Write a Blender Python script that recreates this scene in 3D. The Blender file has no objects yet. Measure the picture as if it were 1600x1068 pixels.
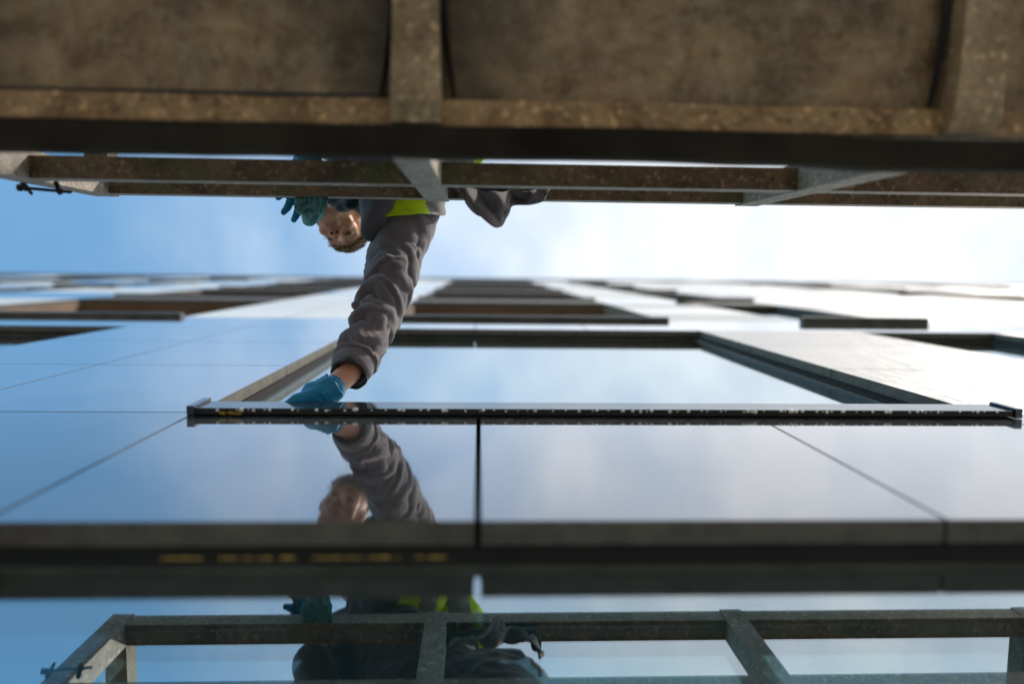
import bpy, bmesh, math, random
import numpy as np
from mathutils import Vector, Matrix, noise
R = math.radians
random.seed(7)
S = bpy.context.scene
COL = S.collection

# ------------------------------------------------------------------ camera
CZ = 1.5                       # eye height above the pavement
CD = 0.25                      # distance of the eye from the facade (facade plane is y = 0, outdoors is -y)
FPX = 1200.0
zc = Vector((-50.6, 116.7, -FPX)).normalized()
xc = Vector((1, -0.0072, 0.0)); xc.z = -(xc.x*zc.x + xc.y*zc.y)/zc.z; xc.normalize()
yc = zc.cross(xc)
M3 = Matrix((xc, yc, zc))      # camera axes -> world axes
cam_d = bpy.data.cameras.new('camera'); cam = bpy.data.objects.new('camera', cam_d); COL.objects.link(cam)
cam.matrix_world = Matrix.Translation((0, -CD, CZ)) @ M3.to_4x4()
cam_d.sensor_width = 36; cam_d.lens = 27
cam_d.clip_start = 0.02; cam_d.clip_end = 2000
cam_d.dof.use_dof = True; cam_d.dof.focus_distance = 1.52; cam_d.dof.aperture_fstop = 1.5
S.camera = cam

def at(px, py, z):
    """point at height z above the eye that lies on the line of sight through a photo pixel"""
    v = M3 @ Vector(((px-800)/FPX, -(py-534)/FPX, -1.0))
    v = v*(z/v.z)
    return Vector((v.x, v.y-CD, z+CZ))
def W(x, d, z):
    """x along the facade, d out from it, z above the eye"""
    return Vector((x, -d, z+CZ))

# ------------------------------------------------------------------ world and sun
world = bpy.data.worlds.new('World'); S.world = world; world.use_nodes = True
SUN_AZ, SUN_EL = math.atan2(0.75, -0.65), R(42)
def build_world():
    nt = world.node_tree; N = nt.nodes; L = nt.links; N.clear()
    out = N.new('ShaderNodeOutputWorld'); bg = N.new('ShaderNodeBackground'); bg.inputs[1].default_value = 0.15
    sky = N.new('ShaderNodeTexSky'); sky.sky_type = 'NISHITA'; sky.sun_disc = False
    sky.sun_elevation = SUN_EL; sky.sun_rotation = SUN_AZ; sky.air_density = 1.0; sky.dust_density = 0.6; sky.ozone_density = 2.0
    tc = N.new('ShaderNodeTexCoord'); sep = N.new('ShaderNodeSeparateXYZ'); L.new(tc.outputs['Generated'], sep.inputs[0])
    mp = N.new('ShaderNodeMapping'); mp.inputs['Scale'].default_value = (2.2, 1.3, 1.0); L.new(tc.outputs['Generated'], mp.inputs[0])
    nz = N.new('ShaderNodeTexNoise'); nz.inputs['Scale'].default_value = 2.6; nz.inputs['Detail'].default_value = 5; nz.inputs['Roughness'].default_value = 0.5
    nz.inputs['Distortion'].default_value = 0.4
    L.new(mp.outputs[0], nz.inputs['Vector'])
    a = N.new('ShaderNodeMath'); a.operation = 'MULTIPLY_ADD'; L.new(nz.outputs['Fac'], a.inputs[0]); a.inputs[1].default_value = 0.72
    L.new(sep.outputs['X'], a.inputs[2])
    mr = N.new('ShaderNodeMapRange'); mr.interpolation_type = 'SMOOTHSTEP'; L.new(a.outputs[0], mr.inputs['Value'])
    mr.inputs['From Min'].default_value = -0.12; mr.inputs['From Max'].default_value = 0.66
    hs = N.new('ShaderNodeMixRGB'); hs.blend_type = 'MULTIPLY'; hs.inputs[0].default_value = 1.0
    L.new(sky.outputs[0], hs.inputs[1]); hs.inputs[2].default_value = (0.92, 1.24, 1.14, 1)
    mx = N.new('ShaderNodeMixRGB'); L.new(mr.outputs[0], mx.inputs[0]); L.new(hs.outputs[0], mx.inputs[1])
    nz2 = N.new('ShaderNodeTexNoise'); nz2.inputs['Scale'].default_value = 4.0; nz2.inputs['Detail'].default_value = 5; nz2.inputs['Roughness'].default_value = 0.5
    L.new(mp.outputs[0], nz2.inputs['Vector'])
    cr = N.new('ShaderNodeValToRGB'); L.new(nz2.outputs['Fac'], cr.inputs[0])
    cr.color_ramp.elements[0].position = 0.38; cr.color_ramp.elements[0].color = (0.78, 0.83, 0.90, 1)
    cr.color_ramp.elements[1].position = 0.60; cr.color_ramp.elements[1].color = (1, 1, 1, 1)
    cm = N.new('ShaderNodeMixRGB'); cm.blend_type = 'MULTIPLY'; cm.inputs[0].default_value = 1.0
    cm.inputs[1].default_value = (3.9, 4.05, 4.25, 1); L.new(cr.outputs[0], cm.inputs[2]); L.new(cm.outputs[0], mx.inputs[2])
    L.new(mx.outputs[0], bg.inputs[0]); L.new(bg.outputs[0], out.inputs[0])
build_world()
sun_d = bpy.data.lights.new('sun', 'SUN'); sun_d.energy = 2.0; sun_d.angle = R(2.5); sun_d.color = (1.0, 0.93, 0.83)
sun = bpy.data.objects.new('sun', sun_d); COL.objects.link(sun)
sdir = Vector((math.sin(SUN_AZ)*math.cos(SUN_EL), math.cos(SUN_AZ)*math.cos(SUN_EL), math.sin(SUN_EL)))
sun.rotation_euler = sdir.to_track_quat('Z', 'Y').to_euler(); sun.location = (4, -6, 12)
S.view_settings.view_transform = 'Standard'; S.view_settings.look = 'None'; S.view_settings.gamma = 1
S.view_settings.exposure = 0.92
S.render.engine = 'CYCLES'
S.cycles.max_bounces = 8; S.cycles.glossy_bounces = 5; S.cycles.transparent_max_bounces = 8

# ------------------------------------------------------------------ materials
def new_mat(name):
    m = bpy.data.materials.new(name); m.use_nodes = True
    return m, m.node_tree.nodes, m.node_tree.links, m.node_tree.nodes['Principled BSDF']
def ramp(N, L, src, stops):
    r = N.new('ShaderNodeValToRGB'); e = r.color_ramp.elements
    while len(e) < len(stops): e.new(0.5)
    for el, (p, c) in zip(e, stops):
        el.position = p; el.color = (c, c, c, 1) if not isinstance(c, tuple) else (*c, 1)
    L.new(src, r.inputs[0]); return r.outputs[0]
def noise_tex(N, L, scale, detail=4, rough=0.55, vec=None, dist=0):
    n = N.new('ShaderNodeTexNoise'); n.inputs['Scale'].default_value = scale; n.inputs['Detail'].default_value = detail
    n.inputs['Roughness'].default_value = rough; n.inputs['Distortion'].default_value = dist
    if vec is not None: L.new(vec, n.inputs['Vector'])
    return n.outputs['Fac']
def objvec(N, L, scale=(1, 1, 1)):
    tc = N.new('ShaderNodeTexCoord'); mp = N.new('ShaderNodeMapping'); mp.inputs['Scale'].default_value = scale
    L.new(tc.outputs['Object'], mp.inputs[0]); return mp.outputs[0]
def mix(N, L, fac, a, b, mode='MIX'):
    m = N.new('ShaderNodeMixRGB'); m.blend_type = mode
    for i, v in ((0, fac), (1, a), (2, b)):
        if isinstance(v, (int, float)): m.inputs[i].default_value = v if i == 0 else (v, v, v, 1)
        elif isinstance(v, tuple): m.inputs[i].default_value = (*v, 1)
        else: L.new(v, m.inputs[i])
    return m.outputs[0]
def bump(N, L, B, h, strength, dist=0.01):
    b = N.new('ShaderNodeBump'); b.inputs['Strength'].default_value = strength; b.inputs['Distance'].default_value = dist
    L.new(h, b.inputs['Height']); L.new(b.outputs[0], B.inputs['Normal'])

def mat_simple(name, c1, c2, scale, rough=0.6, metal=0.0, bumps=0.0, bdist=0.002, **kw):
    m, N, L, B = new_mat(name); v = objvec(N, L)
    f = noise_tex(N, L, scale, 5, 0.6, v)
    L.new(ramp(N, L, f, [(0.3, c1), (0.7, c2)]), B.inputs['Base Color'])
    B.inputs['Roughness'].default_value = rough; B.inputs['Metallic'].default_value = metal
    for k, x in kw.items(): B.inputs[k].default_value = x
    if bumps: bump(N, L, B, noise_tex(N, L, scale*3, 4, 0.6, v), bumps, bdist)
    return m

def mat_panel(name, tone, metal, dust, rough=0.055, coat=1.0, band=False):
    m, N, L, B = new_mat(name); v = objvec(N, L)
    big = noise_tex(N, L, 5, 4, 0.6, v)
    streak = noise_tex(N, L, 60, 5, 0.65, objvec(N, L, (1.0, 1, 0.12)))
    spec = noise_tex(N, L, 420, 2, 0.7, v)
    base = mix(N, L, ramp(N, L, big, [(0.3, 0.0), (0.75, 0.5)]), tone, tuple(c*0.8 for c in tone))
    base = mix(N, L, ramp(N, L, spec, [(0.60, 0.0), (0.75, dust)]), base, (0.55, 0.52, 0.48))
    oi = N.new('ShaderNodeObjectInfo')
    base = mix(N, L, 1.0, base, ramp(N, L, oi.outputs['Random'], [(0.0, 0.86), (1.0, 1.0)]), 'MULTIPLY')
    drip = noise_tex(N, L, 26, 6, 0.7, objvec(N, L, (1.0, 1, 0.06)))
    base = mix(N, L, ramp(N, L, drip, [(0.56, 0.0), (0.78, 0.30)]), base, tuple(c*0.55 for c in tone))
    L.new(base, B.inputs['Base Color'])
    L.new(ramp(N, L, streak, [(0.35, rough*0.7), (0.8, rough*2.4)]), B.inputs['Roughness'])
    B.inputs['Metallic'].default_value = metal
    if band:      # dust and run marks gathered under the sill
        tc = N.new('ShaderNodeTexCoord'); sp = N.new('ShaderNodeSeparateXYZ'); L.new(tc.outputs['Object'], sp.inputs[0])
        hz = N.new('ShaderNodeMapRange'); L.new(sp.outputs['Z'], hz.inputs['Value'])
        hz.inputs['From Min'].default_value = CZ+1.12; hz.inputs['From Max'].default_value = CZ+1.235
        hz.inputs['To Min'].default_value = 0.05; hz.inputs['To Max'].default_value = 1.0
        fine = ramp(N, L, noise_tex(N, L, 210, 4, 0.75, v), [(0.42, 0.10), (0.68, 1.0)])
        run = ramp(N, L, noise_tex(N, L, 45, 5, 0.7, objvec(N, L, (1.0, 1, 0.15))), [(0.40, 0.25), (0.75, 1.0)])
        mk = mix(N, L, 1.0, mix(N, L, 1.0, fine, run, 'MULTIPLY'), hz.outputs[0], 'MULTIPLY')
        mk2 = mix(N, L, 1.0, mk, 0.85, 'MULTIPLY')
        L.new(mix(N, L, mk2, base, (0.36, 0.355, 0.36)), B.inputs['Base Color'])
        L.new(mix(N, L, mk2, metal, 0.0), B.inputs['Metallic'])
    B.inputs['Coat Weight'].default_value = coat; B.inputs['Coat Roughness'].default_value = 0.03; B.inputs['Coat IOR'].default_value = 1.5
    bump(N, L, B, noise_tex(N, L, 2.2, 2, 0.5, v), 0.05, 0.01)
    return m

def mat_glass_front():
    m = bpy.data.materials.new('clear_pane'); m.use_nodes = True; N = m.node_tree.nodes; L = m.node_tree.links; N.clear()
    o = N.new('ShaderNodeOutputMaterial'); mx = N.new('ShaderNodeMixShader'); t = N.new('ShaderNodeBsdfTransparent'); g = N.new('ShaderNodeBsdfGlossy')
    t.inputs[0].default_value = (0.74, 0.83, 0.84, 1); g.inputs['Roughness'].default_value = 0.004; g.inputs[0].default_value = (0.90, 0.97, 1.0, 1)
    lw = N.new('ShaderNodeLayerWeight'); lw.inputs[0].default_value = 0.5
    pw = N.new('ShaderNodeMath'); pw.operation = 'POWER'; L.new(lw.outputs['Facing'], pw.inputs[0]); pw.inputs[1].default_value = 2.2
    f = N.new('ShaderNodeMath'); f.operation = 'MULTIPLY_ADD'; L.new(pw.outputs[0], f.inputs[0]); f.inputs[1].default_value = 0.80; f.inputs[2].default_value = 0.10
    L.new(f.outputs[0], mx.inputs[0]); L.new(t.outputs[0], mx.inputs[1]); L.new(g.outputs[0], mx.inputs[2]); L.new(mx.outputs[0], o.inputs[0])
    return m
def mat_glass_back():
    m, N, L, B = new_mat('coated_inner_pane')
    v = objvec(N, L)
    L.new(mix(N, L, noise_tex(N, L, 3, 2, 0.5, v), (0.40, 0.54, 0.58), (0.45, 0.58, 0.62)), B.inputs['Base Color'])
    B.inputs['Metallic'].default_value = 0.94; B.inputs['Roughness'].default_value = 0.03; B.inputs['Coat Weight'].default_value = 0.6
    return m

def mat_grime(name, light, dark, red=True, olive=False):
    m, N, L, B = new_mat(name); v = objvec(N, L)
    n1 = noise_tex(N, L, 14, 8, 0.68, v, 0.4)
    n2 = noise_tex(N, L, 95, 6, 0.7, v)
    n3 = noise_tex(N, L, 4.2, 3, 0.5, v)
    base = mix(N, L, ramp(N, L, n1, [(0.36, 0.0), (0.62, 1.0)]), dark, light)
    base = mix(N, L, ramp(N, L, n2, [(0.56, 0.0), (0.64, 0.75)]), base, tuple(min(1, c*2.2) for c in light))
    base = mix(N, L, ramp(N, L, n2, [(0.34, 0.85), (0.42, 0.0)]), base, tuple(c*0.3 for c in dark))
    if red: base = mix(N, L, ramp(N, L, n3, [(0.66, 0.0), (0.69, 0.75)]), base, (0.16, 0.035, 0.025))
    base = mix(N, L, ramp(N, L, noise_tex(N, L, 6.5, 5, 0.6, v, 0.8), [(0.60, 0.0), (0.70, 0.5)]), base, (0.10, 0.055, 0.02))
    if olive: base = mix(N, L, ramp(N, L, noise_tex(N, L, 5.5, 6, 0.6, v, 1.0), [(0.50, 0.0), (0.62, 0.6)]), base, (0.12, 0.13, 0.05))
    L.new(base, B.inputs['Base Color'])
    B.inputs['Roughness'].default_value = 0.62; B.inputs['Metallic'].default_value = 0.15
    bump(N, L, B, n2, 0.5, 0.002)
    return m

def mat_deck():
    m, N, L, B = new_mat('stained_deck_plate'); v = objvec(N, L)
    n1 = noise_tex(N, L, 13, 9, 0.7, v, 0.5)
    n2 = noise_tex(N, L, 3.4, 5, 0.6, v, 0.5)
    n3 = noise_tex(N, L, 34, 4, 0.6, v)
    base = mix(N, L, ramp(N, L, n1, [(0.35, 0.0), (0.66, 1.0)]), (0.15, 0.085, 0.032), (0.42, 0.275, 0.135))
    base = mix(N, L, ramp(N, L, n2, [(0.42, 0.80), (0.58, 0.0)]), base, (0.06, 0.042, 0.02))
    base = mix(N, L, ramp(N, L, n3, [(0.30, 0.5), (0.42, 0.0)]), base, (0.06, 0.045, 0.03))
    base = mix(N, L, ramp(N, L, noise_tex(N, L, 7, 6, 0.65, objvec(N, L, (1, 0.35, 1)), 0.6), [(0.56, 0.0), (0.68, 0.55)]), base, (0.25, 0.125, 0.04))
    base = mix(N, L, ramp(N, L, noise_tex(N, L, 55, 5, 0.7, v), [(0.45, 0.0), (0.7, 0.35)]), base, (0.55, 0.45, 0.3))
    base = mix(N, L, ramp(N, L, noise_tex(N, L, 2.1, 3, 0.5, v), [(0.40, 0.65), (0.56, 0.0)]), base, (0.045, 0.033, 0.018))
    L.new(base, B.inputs['Base Color']); B.inputs['Roughness'].default_value = 0.7
    bump(N, L, B, n1, 0.5, 0.004)
    return m

def mat_fleece(name, c1, c2):
    m, N, L, B = new_mat(name); v = objvec(N, L)
    n = noise_tex(N, L, 26, 5, 0.65, v); n2 = noise_tex(N, L, 520, 3, 0.7, v)
    L.new(mix(N, L, n2, mix(N, L, n, c1, c2), tuple(x*1.7 for x in c2)), B.inputs['Base Color'])
    B.inputs['Roughness'].default_value = 0.95; B.inputs['Sheen Weight'].default_value = 0.35; B.inputs['Sheen Roughness'].default_value = 0.5
    B.inputs['Specular IOR Level'].default_value = 0.15
    bump(N, L, B, n2, 0.45, 0.0015)
    return m
def mat_skin():
    m, N, L, B = new_mat('skin'); v = objvec(N, L)
    n = noise_tex(N, L, 22, 4, 0.6, v)
    L.new(mix(N, L, n, (0.50, 0.20, 0.12), (0.74, 0.38, 0.25)), B.inputs['Base Color'])
    B.inputs['Roughness'].default_value = 0.5; B.inputs['Subsurface Weight'].default_value = 0.08; B.inputs['Subsurface Radius'].default_value = (0.01, 0.004, 0.002)
    return m

M = {
 'stone': mat_panel('polished_dark_stone', (0.34, 0.35, 0.37), 0.86, 0.3, 0.04),
 'stone_near': mat_panel('polished_dark_stone_dusty', (0.225, 0.235, 0.26), 0.90, 0.4, 0.045, 0.9, True),
 'stone_warm': mat_panel('polished_beige_stone', (0.44, 0.375, 0.315), 0.40, 0.2, 0.22, 0.25),
 'stone_pale': mat_panel('polished_cream_stone', (0.82, 0.78, 0.74), 0.2, 0.1, 0.40, 0.15),
 'edge': mat_simple('sawn_stone_edge', (0.085, 0.077, 0.064), (0.15, 0.137, 0.115), 40, 0.8, 0, 0.4),
 'backing': mat_simple('black_membrane', (0.008, 0.008, 0.008), (0.014, 0.013, 0.012), 10, 0.9),
 'frame': mat_simple('dark_window_frame', (0.045, 0.046, 0.038), (0.10, 0.098, 0.078), 12, 0.35, 0.5),
 'sill': mat_simple('dark_blue_coated_sill', (0.045, 0.062, 0.08), (0.11, 0.135, 0.16), 25, 0.10, 0.85, 0.1, 0.0006),
 'silldark': mat_simple('shade_black', (0.006, 0.006, 0.006), (0.012, 0.012, 0.012), 30, 0.5),  # near-black colour standing in for shade in gaps and under the sill
 'loggia_board': mat_simple('dark_brown_board', (0.055, 0.042, 0.032), (0.10, 0.08, 0.06), 6, 0.6),
 'soffit': mat_simple('brown_timber_soffit', (0.16, 0.10, 0.06), (0.24, 0.16, 0.10), 3, 0.7),
 'pane': mat_glass_front(), 'pane_in': mat_glass_back(),
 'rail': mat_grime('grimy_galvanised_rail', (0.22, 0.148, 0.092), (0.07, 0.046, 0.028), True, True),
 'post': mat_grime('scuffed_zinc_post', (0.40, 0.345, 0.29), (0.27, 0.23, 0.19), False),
 'deck': mat_deck(),
 'flange': mat_grime('rusty_flange', (0.42, 0.26, 0.12), (0.17, 0.085, 0.03), False),
 'beam': mat_simple('dirty_edge_beam', (0.016, 0.013, 0.009), (0.045, 0.037, 0.026), 9, 0.85, 0.0, 0.4, **{'Specular IOR Level': 0.1}),
 'cross': mat_grime('worn_cross_beam', (0.42, 0.29, 0.16), (0.22, 0.14, 0.07), False),
 'iron': mat_simple('rusty_black_iron', (0.012, 0.011, 0.012), (0.04, 0.03, 0.025), 60, 0.5, 0.6, 0.3),
 'fleece': mat_fleece('brown_grey_fleece', (0.074, 0.058, 0.066), (0.125, 0.103, 0.112)),
 'softshell': mat_fleece('slate_grey_fabric', (0.055, 0.052, 0.06), (0.08, 0.076, 0.085)),
 'lining': mat_fleece('dark_jacket_lining', (0.014, 0.014, 0.018), (0.022, 0.022, 0.026)),
 'hivis': mat_simple('lime_high_visibility_fabric', (0.50, 0.72, 0.0), (0.62, 0.85, 0.01), 40, 0.8, 0, 0.3),
 'reflective': mat_simple('grey_reflective_tape', (0.20, 0.175, 0.16), (0.25, 0.22, 0.20), 60, 0.45, 0.2, 0.2),
 'skin': mat_skin(),
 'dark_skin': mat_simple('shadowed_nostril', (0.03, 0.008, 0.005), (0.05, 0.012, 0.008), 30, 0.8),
 'lip': mat_simple('lip', (0.42, 0.14, 0.11), (0.5, 0.2, 0.15), 40, 0.5),
 'hair': mat_simple('dark_blond_hair', (0.09, 0.05, 0.022), (0.42, 0.27, 0.12), 90, 0.55, 0, 0.6),
 'glove': mat_simple('blue_nitrile_glove', (0.0, 0.15, 0.30), (0.0, 0.23, 0.42), 30, 0.5, 0, 0.25),
 'rag': mat_fleece('teal_cloth', (0.06, 0.24, 0.25), (0.24, 0.46, 0.45)),
 'trousers': mat_fleece('charcoal_trousers', (0.02, 0.022, 0.03), (0.035, 0.037, 0.045)),
 'boot': mat_simple('black_leather', (0.012, 0.011, 0.01), (0.03, 0.027, 0.025), 40, 0.45),
 'eye': mat_simple('shaded_eyelid', (0.13, 0.055, 0.03), (0.20, 0.09, 0.055), 60, 0.5),
 'drop': mat_simple('water_drop', (0.62, 0.60, 0.55), (0.8, 0.78, 0.72), 300, 0.12, 0.0, **{'Coat Weight': 1.0}),
 'leaf': mat_simple('dry_leaf', (0.40, 0.23, 0.04), (0.70, 0.45, 0.10), 80, 0.8),
 'paving': mat_simple('stone_paving', (0.26, 0.25, 0.23), (0.38, 0.36, 0.33), 3, 0.85, 0, 0.3),
 'ground': mat_simple('asphalt', (0.045, 0.045, 0.046), (0.075, 0.074, 0.07), 30, 0.9, 0, 0.4),
 'lift': mat_simple('orange_machine_paint', (0.55, 0.16, 0.02), (0.62, 0.2, 0.03), 5, 0.4, 0, 0.1),
 'parapet': mat_simple('grey_coping_metal', (0.35, 0.37, 0.4), (0.45, 0.47, 0.5), 8, 0.35, 0.5),
}
# hair: strand direction
# ------------------------------------------------------------------ mesh helpers
def link(name, me, mats, parent=None):
    o = bpy.data.objects.new(name, me); COL.objects.link(o)
    for m in (mats if isinstance(mats, (list, tuple)) else [mats]): me.materials.append(m if not isinstance(m, str) else M[m])
    if parent is not None:
        o.parent = parent; o.matrix_parent_inverse = parent.matrix_world.inverted()
    return o
def finish(name, bm, mats, parent=None, smooth=False, bevel=0):
    if bevel:
        es = [e for e in bm.edges if len(e.link_faces) == 2 and e.calc_face_angle(0) > 0.6]
        bmesh.ops.bevel(bm, geom=es, offset=bevel, segments=2, affect='EDGES', profile=0.6, clamp_overlap=True)
    bmesh.ops.recalc_face_normals(bm, faces=bm.faces)
    me = bpy.data.meshes.new(name); bm.to_mesh(me); bm.free()
    if smooth:
        for p in me.polygons: p.use_smooth = True
    return link(name, me, mats, parent)
def box(bm, x0, x1, y0, y1, z0, z1, mi=0):
    vs = [bm.verts.new((x, y, z)) for x in (x0, x1) for y in (y0, y1) for z in (z0, z1)]
    fs = [(0, 1, 3, 2), (4, 6, 7, 5), (0, 4, 5, 1), (2, 3, 7, 6), (0, 2, 6, 4), (1, 5, 7, 3)]
    out = []
    for f in fs:
        q = bm.faces.new([vs[i] for i in f]); q.material_index = mi; out.append(q)
    return vs, out
def empty(name, loc, label=None, cat=None, group=None):
    o = bpy.data.objects.new(name, None); COL.objects.link(o); o.location = loc; o.empty_display_size = 0.1
    bpy.context.view_layer.update()
    tag(o, label, cat, group); return o
def tag(o, label=None, cat=None, group=None, kind=None):
    if label: o['label'] = label
    if cat: o['category'] = cat
    if group: o['group'] = group
    if kind: o['kind'] = kind
    return o
def box_obj(name, x0, x1, y0, y1, z0, z1, mat, parent, bevel=0.0):
    bm = bmesh.new(); box(bm, x0, x1, y0, y1, z0, z1); return finish(name, bm, mat, parent, False, bevel)
def hull_capsule(bm, a, b, ra, rb, sub=2, mi=0):
    t = bmesh.new()
    for c, r in ((a, ra), (b, rb)):
        bmesh.ops.create_icosphere(t, subdivisions=sub, radius=r, matrix=Matrix.Translation(c))
    bmesh.ops.convex_hull(t, input=t.verts[:])
    loose = [v for v in t.verts if not v.link_faces]; bmesh.ops.delete(t, geom=loose, context='VERTS')
    me = bpy.data.meshes.new('t'); t.to_mesh(me); t.free(); bm.from_mesh(me); bpy.data.meshes.remove(me)
def ellipsoid(bm, c, r, rot=None, sub=3):
    m = Matrix.Translation(c) @ (rot.to_4x4() if rot else Matrix.Identity(4)) @ Matrix.Diagonal((*r, 1))
    bmesh.ops.create_icosphere(bm, subdivisions=sub, radius=1, matrix=m)
def chain(bm, pts, sub=2):
    for (a, ra), (b, rb) in zip(pts, pts[1:]): hull_capsule(bm, Vector(a), Vector(b), ra, rb, sub)
def voxelise(bm, voxel, smooth=4):
    me = bpy.data.meshes.new('v'); bm.to_mesh(me); bm.free()
    o = bpy.data.objects.new('v', me); COL.objects.link(o)
    r = o.modifiers.new('r', 'REMESH'); r.mode = 'VOXEL'; r.voxel_size = voxel
    if smooth:
        s = o.modifiers.new('s', 'SMOOTH'); s.iterations = smooth; s.factor = 0.6
    dg = bpy.context.evaluated_depsgraph_get(); dg.update()
    m2 = bpy.data.meshes.new_from_object(o.evaluated_get(dg))
    bpy.data.objects.remove(o); bpy.data.meshes.remove(me)
    for p in m2.polygons: p.use_smooth = True
    return m2
def displace(me, fn):
    n = [v.normal.copy() for v in me.vertices]; c = [v.co.copy() for v in me.vertices]
    for v, nn, cc in zip(me.vertices, n, c): v.co = cc + fn(cc, nn)
    me.update()
def ridge(p, s, seed=0.0):
    return 1-abs(noise.noise(Vector((p.x*s[0]+seed, p.y*s[1], p.z*s[2]))))*2

# ------------------------------------------------------------------ ground
bm = bmesh.new(); box(bm, -400, 400, -400, 400, -0.3, 0); g = finish('street', bm, 'ground'); tag(g, kind='structure')
bm = bmesh.new(); box(bm, -60, 60, -4.5, 0.02, 0.004, 0.12); g = finish('pavement', bm, 'paving'); tag(g, kind='structure')

# ------------------------------------------------------------------ building
FL = 2.372
wide = [(-9.6, -8.2), (-7.0, -5.6), (-2.79, -1.40), (-0.478, 0.905), (4.7, 6.1), (7.9, 9.3)]
narrow = [(-4.5, -3.9), (1.575, 2.15), (11.0, 11.6)]
XL, XR = -12.0, 14.0
TOP = 15.6
B = empty('office_building', (0, 0, 0), 'tall office block clad in glossy stone panels, seen steeply from below', 'building')
cols = sorted([(a, b, 'w') for a, b in wide] + [(a, b, 'n') for a, b in narrow])
def joints(a, b, n=None, step=0.49):
    n = n or max(1, round((b-a)/step)); return [a+(b-a)*i/n for i in range(n+1)]
def slab(bm, x0, x1, z0, z1, g=0.003, mi=0, t=0.025, y0=0.0):
    """one polished stone panel: face material 0, sawn edges material 1"""
    vs, fs = box(bm, x0+g, x1-g, y0, y0+t, z0+CZ+g, z1+CZ-g, 1)
    for f in fs:
        if abs(f.calc_center_median().y - y0) < 1e-6: f.material_index = mi
NEAR_PANEL = 0
def panel_obj(x0, x1, z0, z1, mat, g0=0.003, label=None):
    bm = bmesh.new(); slab(bm, x0, x1, z0, z1, g0)
    o = finish('cladding_panel', bm, [mat, 'edge'], B)
    if label: o['label'] = label
# storeys: zone k has windows from sill z=1.272+FL*k to lintel z=3.2+FL*k
sills = [1.272+FL*k for k in range(-1, 6)]
wallbm = bmesh.new()
for s in sills:
    lint = s+1.841; nxt = s+FL
    # piers between openings
    xs = [XL]+[v for c in cols for v in c[:2]]+[XR]
    for i in range(0, len(xs), 2):
        box(wallbm, xs[i], xs[i+1], 0.03, 0.5, max(s, -1.5)+CZ, lint+CZ)
    top = min(nxt, TOP-0.05)
    box(wallbm, XL, XR, 0.032, 0.5, lint+CZ+0.001, nxt+CZ-0.001)
box(wallbm, XL, XR, 0.034, 0.5, 1.272+FL*6+CZ, TOP+CZ)
box(wallbm, XL, XR, 0.034, 0.5, -1.5+CZ, 1.272-FL+CZ-0.002)
box(wallbm, XL, XR, 0.62, 0.8, 0, TOP+CZ)
finish('backing_wall', wallbm, 'backing', B)
roofbm = bmesh.new(); box(roofbm, XL, XR, 0.5, 12, TOP+CZ-0.4, TOP+CZ-0.1); box(roofbm, XL, XR, 11.7, 12, 0, TOP+CZ-0.4)
box(roofbm, XL, XL+0.3, 0.8, 11.7, 0, TOP+CZ-0.4); box(roofbm, XR-0.3, XR, 0.8, 11.7, 0, TOP+CZ-0.4)
finish('roof', roofbm, 'parapet', B)
bm = bmesh.new(); box(bm, XL-0.02, XR+0.02, -0.03, 0.52, TOP+CZ, TOP+CZ+0.12); finish('parapet_coping', bm, 'parapet', B)

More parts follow.
